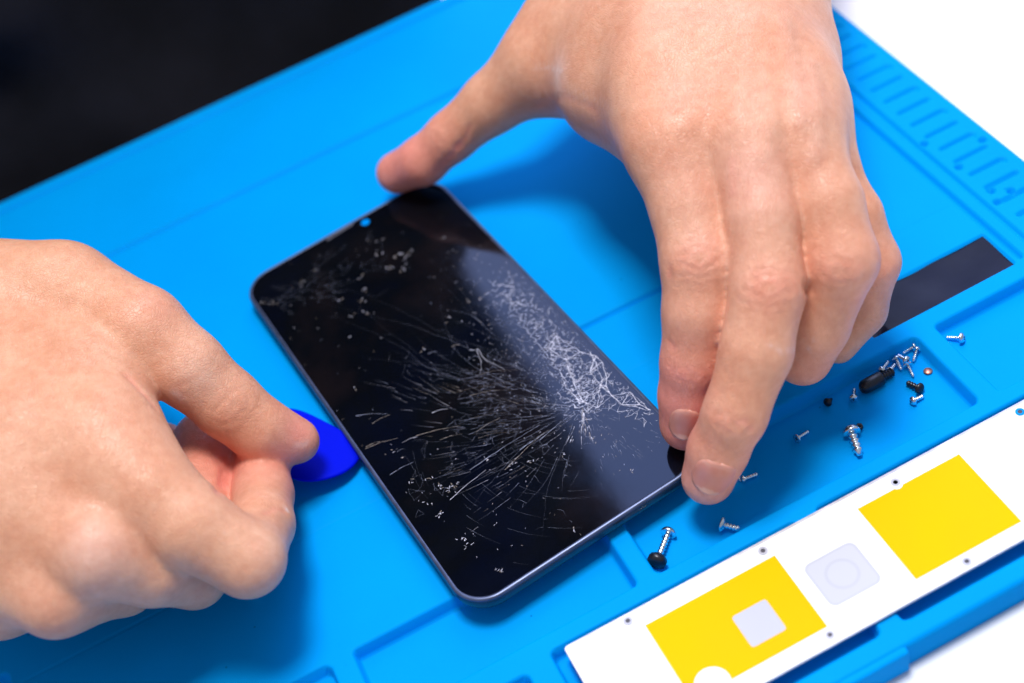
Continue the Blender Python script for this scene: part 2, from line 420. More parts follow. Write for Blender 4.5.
# long radiating cracks to the left and lower left
def toward(u, v): d = PL(u, v)-IMP; return math.atan2(d[1], d[0]), np.linalg.norm(d)
for k in range(180):
    # fan from due left (350,400) sweeping down to (480,560)
    t = random.random()**.85; u, v = 340+t*130, 380+t*t*185
    a_, L = toward(u, v); a_ += random.gauss(0, .03)
    s0 = random.uniform(.06, .9)*L; ln = random.uniform(1.5, 11)*(.6+.6*random.random())
    p = IMP+s0*np.array([math.cos(a_), math.sin(a_)])
    col = random.choice((WB, WB, WB, WH, GO)); RB.walk(p, a_-.25+random.gauss(0, .08), ln, .075, .035, col, .02, .8, -.012, random.uniform(.12, .6), .08)
for (u0, v0, u1, v1) in ((416, 436, 460, 426), (417, 437, 402, 443), (365, 449, 398, 438), (372, 424, 390, 415), (356, 416, 388, 414), (432, 413, 448, 409), (390, 475, 414, 462), (397, 452, 405, 449), (428, 354, 437, 352), (452, 347, 460, 345), (366, 447, 384, 441), (440, 440, 462, 434), (476, 432, 500, 418), (505, 470, 545, 432), (470, 470, 540, 425), (450, 500, 486, 470), (540, 440, 575, 412), (520, 450, 560, 425)):
    px_line([(u0, v0), ((u0+u1)/2, (v0+v1)/2-1.2), (u1, v1)], .12, random.choice((GO, WB, WH)), .8, .04)
# tight fan just left of the impact (fine parallel hairs)
for k in range(20):
    v = 368+k*3.4+random.uniform(-1.5, 1.5); u = 468+random.uniform(-14, 14); px_line([(u, v+5), (u+random.uniform(12, 30), v), (u+random.uniform(34, 55), v-1)], .065, random.choice((GO, WB, WB)), random.uniform(.25, .75), .05)
for k in range(40):
    a_, L = toward(random.uniform(560, 600), random.uniform(440, 470)); s0 = random.uniform(1, 12)
    p = IMP+s0*np.array([math.cos(a_), math.sin(a_)]); RB.walk(p, a_, random.uniform(1, 4), .14, .06, WH if k % 3 else GO, .04, .6, 0, random.uniform(.4, 1), .1)
for k in range(70):   # lower right fan on the bright reflection
    a_, L = toward(random.uniform(600, 680), random.uniform(420, 500)); s0 = random.uniform(2, 24)
    p = IMP+s0*np.array([math.cos(a_), math.sin(a_)]); RB.walk(p, a_+random.gauss(0, .1), random.uniform(.6, 3), .11, .05, WB, .1, .5, 0, random.uniform(.2, .6), .1)
rad = []
for k in range(46):
    u, v = random.choice([(random.uniform(262, 300), random.uniform(300, 360)), (random.uniform(300, 440), random.uniform(380, 560)), (random.uniform(440, 600), random.uniform(540, 585)), (random.uniform(330, 470), random.uniform(215, 280))])
    a_, L = toward(u, v); s0 = random.uniform(3, .5*L); ln = random.uniform(.25, .95)*(L-s0)
    p = IMP+s0*np.array([math.cos(a_), math.sin(a_)]); pts, _ = RB.walk(p, a_+random.gauss(0, .05), ln, .06, .03, WB, .045, .8, random.gauss(0, .003), random.uniform(.2, .6), .03); rad.append(pts)
for pts in rad:
    for _ in range(3):
        i_ = random.randrange(len(pts)); RB.walk(pts[i_], random.uniform(0, 6.28), random.uniform(1, 5), .06, .03, WB, .25, .6, 0, random.uniform(.2, .6), .05)
# crossing arcs round the impact, lower left
for k in range(26):
    R_ = 18+k*1.35+random.gauss(0, .6); a0, _ = toward(random.uniform(420, 520), random.uniform(520, 560)); a0 += random.gauss(0, .3)
    p = IMP+R_*np.array([math.cos(a0), math.sin(a0)]); RB.walk(p, a0+math.pi/2, random.uniform(4, 14), .07, .04, WB, .01, .9, 1/R_, random.uniform(.08, .28), .05)
# bright specks
spk = [(440, 487, 5), (449, 489, 8), (455, 486, 6), (412, 481, 3), (430, 478, 4), (426, 505, 3), (438, 516, 6), (463, 541, 7), (470, 545, 4), (500, 570, 5), (398, 255, 7), (405, 257, 6), (392, 268, 6), (404, 268, 5), (377, 254, 4), (380, 240, 3), (443, 237, 2), (365, 290, 4), (364, 300, 4), (367, 312, 5), (355, 316, 3), (302, 282, 4), (274, 304, 5), (262, 304, 4), (360, 278, 3), (340, 300, 2), (420, 350, 3), (476, 257, 3), (448, 320, 2), (350, 336, 2), (488, 460, 4), (512, 464, 5), (530, 462, 4), (560, 455, 3), (600, 440, 3), (630, 470, 3), (575, 529, 3), (520, 340, 3), (470, 300, 3), (480, 300, 3), (356, 388, 2), (402, 458, 2), (395, 447, 2), (410, 250, 3), (315, 271, 2)]
for (u, v, n) in spk:
    c = PL(u, v)
    for _ in range(n):
        RB.walk(c+rng.normal(0, .7, 2), random.uniform(0, 6.28), random.uniform(.3, 1.1), .19, .08, random.choice((WH, WH, GO)), .5, .35, 0, random.uniform(.5, 1), .5)
for k in range(1000):  # dust of glass, denser close to the band
    if k % 4: t_ = random.random(); u, v = random.gauss(590-100*t_, 30), random.gauss(400-125*t_, 24)
    else: u, v = random.uniform(270, 660), random.uniform(210, 560)
    RB.walk(PL(u, v), random.uniform(0, 6.28), random.uniform(.12, .55), .14, .07, random.choice((WH, WH, WB, GO)), .4, .25, 0, random.uniform(.2, .95), .2)
# streaks in the upper left corner from the corner chip
c0 = PL(273, 304)
for k in range(34):
    d = PL(random.uniform(330, 372), random.uniform(236, 300))-c0; a_ = math.atan2(d[1], d[0]); s0 = random.uniform(.03, .8)*np.linalg.norm(d)
    RB.walk(c0+s0*d/np.linalg.norm(d), a_+random.gauss(0, .06), random.uniform(1, 7), .12, .05, WB, .05, .6, 0, random.uniform(.1, .4), .05)
cr = mesh_np('cracks', RB.V, RB.F, M['crack'], phone, False)
ca = cr.data.color_attributes.new('tint', 'FLOAT_COLOR', 'POINT'); ca.data.foreach_set('color', np.array(RB.C, np.float32).ravel())

# ================================================================= SDF HANDS
def ncone(P, a, b, r1, r2):
    """distance to a round cone (vectorised)"""
    ba = b-a; l2 = ba@ba; rr = r1-r2; a2 = l2-rr*rr; il2 = 1/l2
    if a2 <= 1e-6:
        return (np.linalg.norm(P-a, axis=1)-r1) if r1 > r2 else (np.linalg.norm(P-b, axis=1)-r2)
    pa = P-a; y = pa@ba; z = y-l2
    q = pa*l2-np.outer(y, ba); x2 = np.einsum('ij,ij->i', q, q)
    y2 = y*y*l2; z2 = z*z*l2; k = np.sign(rr)*rr*rr*x2
    d = (np.sqrt(x2*a2*il2)+y*rr)*il2-r1
    c1 = np.sign(z)*a2*z2 > k; c2 = np.sign(y)*a2*y2 < k
    d = np.where(c2, np.sqrt(x2+y2)*il2-r1, d)
    d = np.where(c1, np.sqrt(x2+z2)*il2-r2, d)
    return d
def smin(a, b, k):
    if a is None: return b
    k = k+0.
    h = np.maximum(k-np.abs(a-b), 0)/k; return np.minimum(a, b)-h*h*h*k/6
def smax(a, b, k): return -smin(-a, -b, k)
def st(u, v, r, z):
    p, t = at(u, v, z); return p, r*t/FP
def chain(L): return [st(*s) for s in L]
def dchain(P, ch, k):
    d = None
    for (a, ra), (b, rb) in zip(ch[:-1], ch[1:]): d = smin(d, ncone(P, a, b, ra, rb), k)
    return d

def surface_nets(fn, lo, hi, h=.8):
    lo = np.array(lo, float); n = np.ceil((np.array(hi)-lo)/h/5).astype(int)*5+1
    cs = 5
    g = [lo[i]+h*np.arange(n[i]) for i in range(3)]
    cg = [x[::cs] for x in g]; CX, CY, CZ = np.meshgrid(*cg, indexing='ij')
    Dc = fn(np.stack([CX, CY, CZ], -1).reshape(-1, 3)).reshape(CX.shape)
    D = np.repeat(np.repeat(np.repeat(Dc, cs, 0), cs, 1), cs, 2)[:n[0], :n[1], :n[2]].astype(np.float32).copy()
    act = np.abs(Dc) < cs*h*2.0
    A = np.repeat(np.repeat(np.repeat(act, cs, 0), cs, 1), cs, 2)[:n[0], :n[1], :n[2]]
    ii = np.argwhere(A)
    for s in range(0, len(ii), 400000):
        c = ii[s:s+400000]; D[c[:, 0], c[:, 1], c[:, 2]] = fn(lo+h*c)
    S = D < 0
    cell = np.zeros(tuple(n-1), np.int8)
    for dx in (0, 1):
        for dy in (0, 1):
            for dz in (0, 1): cell += S[dx:n[0]-1+dx, dy:n[1]-1+dy, dz:n[2]-1+dz]
    mixed = (cell > 0) & (cell < 8)
    ci = np.argwhere(mixed); idm = np.full(cell.shape, -1, np.int64); idm[mixed] = np.arange(len(ci))
    acc = np.zeros((len(ci), 3)); cnt = np.zeros(len(ci))
    cor = [(x, y, z) for x in (0, 1) for y in (0, 1) for z in (0, 1)]
    for a in range(8):
        for b in range(a+1, 8):
            ca_, cb = np.array(cor[a]), np.array(cor[b])
            if np.abs(ca_-cb).sum() != 1: continue
            va = D[tuple((ci+ca_).T)]; vb = D[tuple((ci+cb).T)]; m_ = (va < 0) != (vb < 0)
            t = np.where(m_, va/(va-vb+1e-12*(va == vb)), 0)[:, None]
            acc += np.where(m_[:, None], ca_+(cb-ca_)*t, 0); cnt += m_
    V = lo+h*(ci+acc/cnt[:, None])
    quads = []
    for ax in range(3):
        o = [1, 2] if ax == 0 else ([2, 0] if ax == 1 else [0, 1])
        sl0 = [slice(0, None)]*3; sl1 = [slice(0, None)]*3; sl0[ax] = slice(0, -1); sl1[ax] = slice(1, None)
        e = S[tuple(sl0)] != S[tuple(sl1)]; inside0 = S[tuple(sl0)]
        ei = np.argwhere(e); ok = np.all(ei[:, o] > 0, 1) & np.all(ei[:, o] < n[o]-1, 1); ei = ei[ok]
        u = np.zeros(3, int); w = np.zeros(3, int); u[o[0]] = 1; w[o[1]] = 1
        q = np.stack([idm[tuple((ei-u-w).T)], idm[tuple((ei-w).T)], idm[tuple(ei.T)], idm[tuple((ei-u).T)]], 1)
        fl = ~inside0[tuple(ei.T)]; q[fl] = q[fl][:, ::-1]; quads.append(q)
    Q = np.vstack(quads); Q = Q[(Q >= 0).all(1)]
    for _ in range(2):   # Newton projection onto the surface
        d0 = fn(V); e = .15; G = np.stack([fn(V+np.eye(3)[i]*e)-d0 for i in range(3)], 1)/e
        L = np.linalg.norm(G, axis=1, keepdims=True)+1e-9; V = V-np.clip(d0, -h, h)[:, None]*G/L
    Nn_ = G/L
    # light relaxation of the mesh, stronger in the sharp valleys between fingers
    E = np.vstack([Q[:, [0, 1]], Q[:, [1, 2]], Q[:, [2, 3]], Q[:, [3, 0]]]); E = np.vstack([E, E[:, ::-1]])
    deg = np.bincount(E[:, 0], minlength=len(V))[:, None]+1e-9
    def lap(A_):
        o_ = np.zeros_like(A_)
        for c_i in range(3): o_[:, c_i] = np.bincount(E[:, 0], A_[E[:, 1], c_i], minlength=len(A_))
        return o_/deg
    for _ in range(5): V = V+.5*(lap(V)-V)
    for _ in range(3): Nn_ = lap(Nn_)
    return V, Q, Nn_/(np.linalg.norm(Nn_, axis=1, keepdims=True)+1e-9)

def gauss(V, c, s): return np.exp(-((V-c)**2).sum(1)/(2*s*s))
def wrinkle(V, Nn, c, axis, dors, lam, sig, wid, amp, phase=0.):
    axis = axis/np.linalg.norm(axis); d = V-c; s = d@axis
    side = np.cross(dors, axis); side /= np.linalg.norm(side); t = d@side
    ph = np.sqrt(s*s+(.50*t)**2)+.3*np.sin(t*1.1+phase)+.22*np.sin(t*2.3+s*1.3+phase*2)
    g = np.abs(np.sin(np.pi*(ph-.55)/lam)); groove = np.exp(-(g/.38)**2)
    m_ = np.exp(-(s/sig)**2)*np.exp(-(t/wid)**2)*np.clip((Nn@dors)*1.6, 0, 1)*(.25+.75*np.clip(ph/1.6, 0, 1))
    return -amp*groove*m_, m_

def blend_hand(P, palm, fingers, kp=8., kf=1.4, kc=3.):
    dp = None
    for ch, k in palm: dp = smin(dp, dchain(P, ch, 9.), k)
    df = None
    for ch in fingers: df = smin(df, dchain(P, ch, kc), kf)
    return dp, df

person = empty('person', (0, 0, 0))
tag(person, 'person in dark clothes prying a broken phone open with a blue pick', 'person')

def add_hand(name, V, Q, tint, label):
    o = mesh_np(name, V, Q, M['skin'], person); o['label'] = label
    ca = o.data.color_attributes.new('tint', 'FLOAT_COLOR', 'POINT')
    ca.data.foreach_set('color', np.hstack([np.clip(tint, 0, 1), np.ones((len(V), 1))]).astype(np.float32).ravel())
    return o

# ---------- hand on the right of the picture (holds the phone)
A_idx = chain([(686, 424, 27, 13), (689, 395, 30, 21), (693, 362, 32, 30), (698, 312, 35, 41), (700, 262, 39, 50), (690, 205, 40.5, 57.5), (677, 145, 49, 65.5)])
A_mid = chain([(708, 478, 27, 10), (718, 450, 30, 18), (735, 414, 32, 28), (756, 352, 36, 39), (768, 290, 37, 49), (762, 220, 36, 58.5), (749, 145, 43, 67)])
A_rng = chain([(803, 356, 30, 21), (816, 325, 33, 30), (841, 260, 37, 48), (828, 203, 34.5, 57), (798, 138, 40, 65)])
A_pnk = chain([(838, 345, 19, 13), (862, 310, 24, 19), (873, 262, 26.5, 33), (857, 214, 24.5, 44), (834, 168, 24, 53), (812, 118, 32, 57)])
A_thm = chain([(397, 173, 21, 12.5), (423, 161, 23.5, 18), (451, 137, 24.5, 25), (492, 103, 30, 34), (540, 65, 40, 44), (610, 10, 60, 50), (690, -70, 85, 55)])
A_palm = [(chain([(677, 145, 48, 64), (672, 90, 56, 66), (695, -40, 80, 62), (715, -170, 92, 55)]), 12.),
          (chain([(747, 140, 42, 64), (742, 80, 52, 66), (730, -40, 80, 60), (720, -170, 92, 55)]), 12.),
          (chain([(797, 130, 38, 59), (776, 70, 48, 60), (738, -40, 76, 56), (715, -170, 92, 52)]), 12.),
          (chain([(818, 126, 31, 50), (790, 60, 43, 53), (748, -40, 68, 52), (708, -170, 88, 50)]), 12.),
          (chain([(566, 74, 34, 40), (620, 92, 42, 47), (672, 140, 44, 55)]), 12.), (chain([(585, 30, 56, 48), (640, 45, 64, 56), (700, 60, 60, 62)]), 18.), (chain([(610, 90, 44, 50), (665, 110, 48, 59)]), 16.), (chain([(674, 126, 48, 63), (746, 124, 47, 65), (798, 134, 43, 62.5)]), 12.), (chain([(755, 90, 46, 66), (800, 100, 42, 64)]), 12.), (chain([(680, 70, 52, 65), (745, 65, 52, 67), (788, 80, 43, 63)]), 12.),
          (chain([(720, -170, 95, 54), (760, -330, 110, 60), (800, -520, 150, 75)]), 12.)]
A_fing = [A_idx, A_mid, A_rng, A_pnk]
PITA = P2(811, 279, 62); PITB = P2(808, 290, 46)
def hand_A(P):
    dp, df = blend_hand(P, A_palm, A_fing, kf=1.8)
    dt = dchain(P, A_thm, 4.)
    d = smin(dp, df, 9.); d = smin(d, dt, 18.)
    # small pit between the middle and ring fingers
    pit = ncone(P, PITA, PITB, 2.0, 1.2)
    return smax(d, -pit, 1.5)
lo = np.array([35, -170, -2.]); hi = np.array([260., 160, 120])
V, Q, Nn = surface_nets(hand_A, lo, hi, .85)
print('hand A', len(V))
tint = np.zeros((len(V), 3)); up = np.array([0, 0, 1.]); view = CC-P2(740, 250, 50); view /= np.linalg.norm(view)
tint[:, 0] += .07
disp = np.zeros(len(V))
def pt(ch, i): return ch[i][0]
def dorsal(ch, i):  # side of the finger that faces the camera and up
    ax = pt(ch, max(i-1, 0))-pt(ch, min(i+1, len(ch)-1)); ax /= np.linalg.norm(ax)
    d = view-ax*(view@ax); return ax, d/np.linalg.norm(d)
def onsurf(ch, i, d): return ch[i][0]+d*ch[i][1]
for ch, i, lam, sig, wid, amp in ((A_idx, 4, 1.9, 5.2, 6.5, .5), (A_mid, 4, 1.9, 5.6, 6.5, .5), (A_idx, 2, 1.6, 2.2, 6, .4), (A_mid, 2, 1.7, 2.4, 7, .5), (A_rng, 2, 2.3, 4.0, 8, .4), (A_pnk, 2, 2.0, 3.0, 6, .2)):
    ax, d = dorsal(ch, i); c = onsurf(ch, i, d)
    dd, m_ = wrinkle(V, Nn, c, ax, d, lam, sig, wid, amp, phase=i+len(ch)); disp += dd; tint[:, 0] += .30*m_
ax, d = dorsal(A_thm, 2); dd, m_ = wrinkle(V, Nn, onsurf(A_thm, 2, d), ax, d, 2.6, 4, 7, .25, 1.); disp += dd
# red fingertips and knuckles
for ch, i, s, k in ((A_idx, 0, 9, .8), (A_idx, 1, 10, .45), (A_idx, 2, 8, .25), (A_mid, 0, 8, .6), (A_thm, 0, 11, .95), (A_thm, 1, 9, .65), (A_thm, 2, 7, .5), (A_idx, 3, 7, .3), (A_pnk, 2, 6, .25), (A_rng, 2, 7, .2), (A_rng, 0, 8, .35), (A_mid, 1, 7, .15)):
    tint[:, 0] += k*gauss(V, ch[i][0], s)
for (u, v, z, s, k) in ((668, 370, 30, 6, .35), (745, 175, 72, 7, .16), (660, 165, 74, 7, .14), (560, 110, 44, 7, .30), (700, 250, 66, 6, .2), (770, 285, 62, 6, .2)):
    tint[:, 0] += k*gauss(V, P2(u, v, z), s)
for (u, v, z, s, k) in ((545, 70, 60, 3, .45), (560, 78, 56, 5, .35), (790, 362, 34, 3.0, .3), (700, 495, 12, 4, .2), (680, 200, 76, 9, .25), (760, 160, 78, 10, .2)):
    tint[:, 1] += k*gauss(V, P2(u, v, z), s)
def seg_mask(V, pts, wd):
    m_ = np.full(len(V), 1e9)
    for a, b in zip(pts[:-1], pts[1:]):
        ba = b-a; t = np.clip((V-a)@ba/(ba@ba), 0, 1); m_ = np.minimum(m_, np.linalg.norm(V-a-t[:, None]*ba, axis=1))
    return np.exp(-(m_/wd)**2)
# project helper: nearest surface vertex seen at a pixel
def surf_px(V, Nn, u, v):
    Y = (V-CC)@RC.T; uu = 512+FP*Y[:, 0]/Y[:, 2]; vv = 341.5+FP*Y[:, 1]/Y[:, 2]
    facing = ((CC-V)*Nn).sum(1) > 0
    m_ = (np.hypot(uu-u, vv-v) < 6) & facing
    if not m_.any(): m_ = np.hypot(uu-u, vv-v) < 25
    i = np.argmin(np.where(m_, Y[:, 2], 1e9)); return V[i]
def stroke(V, Nn, pp): return [surf_px(V, Nn, *p) for p in pp]
for pp, wd, dep, tn, ch in (([(768, 60), (776, 110), (768, 150)], 2.6, .45, .0, 2), ([(815, 60), (822, 110), (818, 150)], 2.4, .5, .18, 2), ([(700, 20), (705, 70), (690, 120)], 3.0, .35, .0, 2),
                            ([(760, 10), (742, 60), (735, 110)], 3.0, .4, .0, 2), ([(790, 20), (800, 70), (800, 120)], 2.2, .35, .15, 2)):
    m_ = seg_mask(V, stroke(V, Nn, pp), wd); disp += dep*m_; tint[:, ch] += tn*m_
for pp, wd, dep, tn in (([(532, 70), (545, 66), (556, 70)], .9, .05, .8), ([(776, 348), (787, 352), (797, 350), (806, 356)], .7, .05, .6), ([(803, 352), (809, 345), (812, 338)], .6, .05, .5), ([(550, 88), (580, 98), (604, 110)], 2.6, 0, .35)):
    m_ = seg_mask(V, stroke(V, Nn, pp), wd)*np.clip(.5+.8*np.sin(V[:, 0]*3.1+V[:, 2])*np.sin(V[:, 1]*2.3+1), 0, 1); disp += dep*m_; tint[:, 1] += tn*.55*m_
for pp, wd, dep, tn in (([(727, 160), (727, 190)], 1.2, 0, .25),
                        ([(735, 428), (748, 424), (757, 432)], .6, -.3, .25), ([(664, 268), (664, 274)], .8, -.3, .3), ([(668, 350), (664, 344)], .8, -.3, .25),
                        ([(455, 152), (465, 142), (470, 132)], .8, -.3, .35), ([(440, 175), (450, 160), (458, 150)], 1.2, -.25, .45), ([(535, 110), (560, 100), (590, 108)], 1.2, -.15, .2)):
    m_ = seg_mask(V, stroke(V, Nn, pp), wd); disp += dep*m_; tint[:, 0] += tn*m_
V = V+Nn*disp[:, None]
handA = add_hand('hand', V, Q, tint, 'hand with spread thumb gripping the phone at top and bottom corners')

def nail(parent, u, v, tipu, tipv, V, Nn, ln, wd, ch, seed=0, free=.16, lift0=.17):
    """nail plate draped over the finger surface, centre at pixel u,v, pointing to pixel tip"""
    c = surf_px(V, Nn, u, v); t = surf_px(V, Nn, tipu, tipv); ax = t-c
    i = np.argmin(((V-c)**2).sum(1)); n = Nn[((V-c)**2).sum(1) < 5].mean(0); n /= np.linalg.norm(n)
    ax = ax-n*(ax@n); ax /= np.linalg.norm(ax); sd = np.cross(n, ax)
    sel = (((V-c)**2).sum(1) < (ln*1.1)**2) & (Nn@n > .15)
    if ch is not None:   # only this finger's own surface
        dist = np.abs(dchain(V, ch[:4], 3.)); sel &= dist < .9
    near = V[sel]; nn_ = Nn[sel]
    pv = []; tn = []; nu, nv = 17, 21
    for a in range(nv):
        for b_ in range(nu):
            y = -1+2*a/(nv-1); x = -1+2*b_/(nu-1)
            # superellipse outline with squarer tip
            w = (1-abs(y)**(3.2 if y > 0 else 2.6))**(1/2.6) if abs(y) < 1 else 0
            px_ = x*max(w, .02)*wd/2; py = y*ln/2
            # depth along n by looking up the surface
            q = c+ax*py+sd*px_; d = near-q; lat = d-np.outer(d@n, n); w_ = np.exp(-(lat**2).sum(1)/(2*.8**2))*(nn_@n > .1)
            hgt = (w_*(d@n)).sum()/(w_.sum()+1e-9) if w_.sum() > 1e-6 else 0
            lift = lift0-.40*abs(x)**4-.35*max(0, -y-.75)*4*.3
            if y > .8: lift += .1
            pv.append(q+n*(hgt+lift)); tn.append((0, .7 if y > 1-free*2+.25*x*x else (.25 if y < -.72+.1*x*x else 0), 0, 1))
    F = [(a*nu+b_, a*nu+b_+1, (a+1)*nu+b_+1, (a+1)*nu+b_) for a in range(nv-1) for b_ in range(nu-1)]
    o = mesh_np('fingernail', pv, F, M['nail'], parent)
    ca = o.data.color_attributes.new('tint', 'FLOAT_COLOR', 'POINT'); ca.data.foreach_set('color', np.array(tn, np.float32).ravel())
    so = o.modifiers.new('thick', 'SOLIDIFY'); so.thickness = .0003; so.offset = -1
    return o
nail(handA, 711, 483, 705, 497, V, Nn, 10.5, 10.0, A_mid)
nail(handA, 684, 430, 678, 445, V, Nn, 9.5, 7.6, A_idx, lift0=.12)

# ---------- hand on the left of the picture (holds the pick)
B_thm = chain([(297, 441, 23, 18), (278, 437, 27, 21), (258, 428, 31, 26), (228, 404, 34, 34), (187, 368, 38, 45), (140, 332, 46, 54), (62, 300, 58, 56), (-60, 330, 95, 52)])
B_idx = chain([(260, 458, 28, 13), (263, 495, 30, 17), (262, 525, 32, 24), (248, 560, 37, 33), (190, 526, 43, 43), (150, 492, 47, 49), (105, 440, 58, 54)])
B_mid = chain([(207, 444, 35, 15), (200, 485, 34, 17), (205, 560, 28, 20), (195, 577, 31, 24), (150, 570, 36, 36), (98, 550, 42, 48)])
B_rng = chain([(163, 448, 26, 13), (150, 500, 28, 14), (140, 560, 28, 20), (125, 585, 30, 26), (58, 598, 36, 40)])
B_pnk = chain([(100, 540, 22, 12), (70, 590, 24, 20), (0, 602, 32, 34)])
B_palm = [(chain([(115, 470, 54, 52), (40, 440, 75, 52), (-80, 400, 100, 48)]), 12.),
          (chain([(98, 548, 44, 46), (20, 500, 75, 48), (-80, 430, 100, 45)]), 12.),
          (chain([(56, 596, 37, 40), (-20, 540, 70, 42), (-90, 450, 95, 42)]), 12.),
          (chain([(0, 600, 32, 34), (-60, 560, 60, 36), (-110, 480, 90, 40)]), 12.),
          (chain([(106, 366, 42, 50), (100, 430, 60, 50)]), 12.), (chain([(-20, 360, 70, 54), (80, 372, 48, 55)]), 14.),
          (chain([(-90, 400, 105, 46), (-300, 330, 130, 60), (-420, 200, 140, 90)]), 14.)]
XM = P2(140, 332, 54)[0]
def hand_B(P):
    dp, df = blend_hand(P, B_palm, [B_idx, B_mid, B_rng, B_pnk], kf=1.4)
    dt = dchain(P, B_thm, 4.)
    d = smin(dp, df, 8.); return smin(d, dt, 2.2+18*np.clip((XM-8-P[:, 0])/30, 0, 1))
lo = np.array([-230, -160, -2.]); hi = np.array([20., 60, 120])
V, Q, Nn = surface_nets(hand_B, lo, hi, .9)
print('hand B', len(V))
tint = np.zeros((len(V), 3)); disp = np.zeros(len(V)); view = CC-P2(200, 430, 40); view /= np.linalg.norm(view)
for ch, i, lam, sig, wid, amp in ((B_thm, 3, 2.4, 4.5, 7, .35), (B_idx, 2, 2.4, 3, 7, .2)):
    ax, d = dorsal(ch, i); dd, m_ = wrinkle(V, Nn, onsurf(ch, i, d), ax, d, lam, sig, wid, amp, 2.); disp += dd; tint[:, 0] += .12*m_
for ch, i, s, k in ((B_thm, 0, 7, .6), (B_thm, 1, 5, .25), (B_idx, 0, 8, .95), (B_mid, 0, 12, .7), (B_mid, 1, 10, .6), (B_idx, 1, 7, .45)): tint[:, 0] += k*gauss(V, ch[i][0], s)
for (u, v, s, k) in ((158, 300, 6, .22), (98, 552, 6, .12), (37, 615, 6, .12), (300, 430, 3, .3)): tint[:, 0] += k*gauss(V, surf_px(V, Nn, u, v), s)
for (u, v, s, k) in ((98, 556, 5, .25), (200, 380, 6, .18), (285, 560, 5, .15)): tint[:, 1] += k*gauss(V, surf_px(V, Nn, u, v), s)
for pp, wd, dep, tn in (([(132, 372), (146, 388), (158, 402)], 1.4, -.5, .35), ([(228, 468), (225, 478), (221, 488)], 1.2, -.5, .6), ([(263, 508), (278, 503), (290, 508)], .8, -.3, .3), ([(180, 400), (176, 392), (184, 388)], .6, -.15, .15)):
    m_ = seg_mask(V, stroke(V, Nn, pp), wd); disp += dep*m_; tint[:, 0] += tn*m_
for pp, wd, tn in (([(290, 505), (293, 508)], .6, .8), ([(176, 398), (181, 402)], 1.2, .4), ([(300, 449), (308, 446), (312, 440)], .9, .3)):
    m_ = seg_mask(V, stroke(V, Nn, pp), wd); tint[:, 1] += tn*m_
V = V+Nn*disp[:, None]
handB = add_hand('hand', V, Q, tint, 'hand pinching the blue pick at the phone edge')

# ---------- dark clothes behind the mat: torso front and two sleeves
def cloth():
    xs = np.linspace(-420, 114, 150); zs = np.linspace(-120, 620, 160)
    X, Z = np.meshgrid(xs, zs, indexing='ij')
    e = np.clip((X-98)/16, 0, 1)
    f_ = np.clip(Z/60+.35, .12, 1)
    Y = 116+40*e**3+f_*(8*np.sin(Z/60+X/90)+7*np.sin(X/23+Z/110)+8*np.sin(Z/22-X/60)+5*np.sin(X/11+Z/40)+4*np.sin(Z/8+X/45)+18)+.12*np.clip(Z, 0, 999)
    Y = np.where(Z < -TH-5, Y+50, Y)
    xe = np.interp(Z, [-120, 60, 120, 180, 230, 360, 440, 620], [126, 128, 122, 104, 100, 126, 140, 170])
    X = np.where(X > 0, X*xe/114, X)
    V = np.stack([X, Y, Z], -1).reshape(-1, 3); idx = np.arange(X.size).reshape(X.shape)
    F = np.stack([idx[:-1, :-1], idx[1:, :-1], idx[1:, 1:], idx[:-1, 1:]], -1).reshape(-1, 4)
    # back sheet gives the body its depth
    V2 = V.copy(); V2[:, 1] = 380-.2*(V[:, 1]-128); n0 = len(V)
    F2 = F[:, ::-1]+n0
    loop = np.concatenate([idx[:-1, 0], idx[-1, :-1], idx[:0:-1, -1], idx[0, :0:-1]]); l2 = np.roll(loop, -1)
    Fs = np.stack([loop, l2, l2+n0, loop+n0], -1)[:, ::-1]
    return np.vstack([V, V2]), np.vstack([F, F2, Fs])
V, F = cloth(); o = mesh_np('shirt', V, F, M['cloth'], person)

# ================================================================= PICK
pk = [(361, 452), (356, 463), (345, 472), (330, 478), (314, 481), (298, 480), (282, 472), (262, 450), (262, 424), (272, 411), (285, 408), (302, 411), (322, 420), (342, 431), (356, 442)]
def pick_z(u, v): return 3.4+7.0*max(0, (361-u))/100
pw = [P2(u, v, pick_z(u, v)) for u, v in pk]
# closed Catmull-Rom for a smooth outline
def crom(P_, n=6):
    out = []; L = len(P_)
    for i in range(L):
        p0, p1, p2, p3 = P_[i-1], P_[i], P_[(i+1) % L], P_[(i+2) % L]
        for k in range(n):
            t = k/n; out.append(.5*((2*p1)+(-p0+p2)*t+(2*p0-5*p1+4*p2-p3)*t*t+(-p0+3*p1-3*p2+p3)*t**3))
    return out
po = crom(pw); cen = sum(po)/len(po)
def pr(inset, dz): return [tuple((cen+(p-cen)*(1-inset/14))+np.array([0, 0, dz])) for p in po]
bm = loft([pr(.5, -.5), pr(.05, -.3), pr(0, 0), pr(.25, .3), pr(.8, .42), pr(1.5, .45)])
bmesh.ops.translate(bm, vec=(-cen[0], -cen[1], -cen[2]), verts=bm.verts[:])
o = bm_obj('opening_pick', bm, M['pick'], None, True); o.location = Vector(cen)*MM
tag(o, 'deep blue plastic opening pick pinched under the thumb at the phone edge', 'pick')

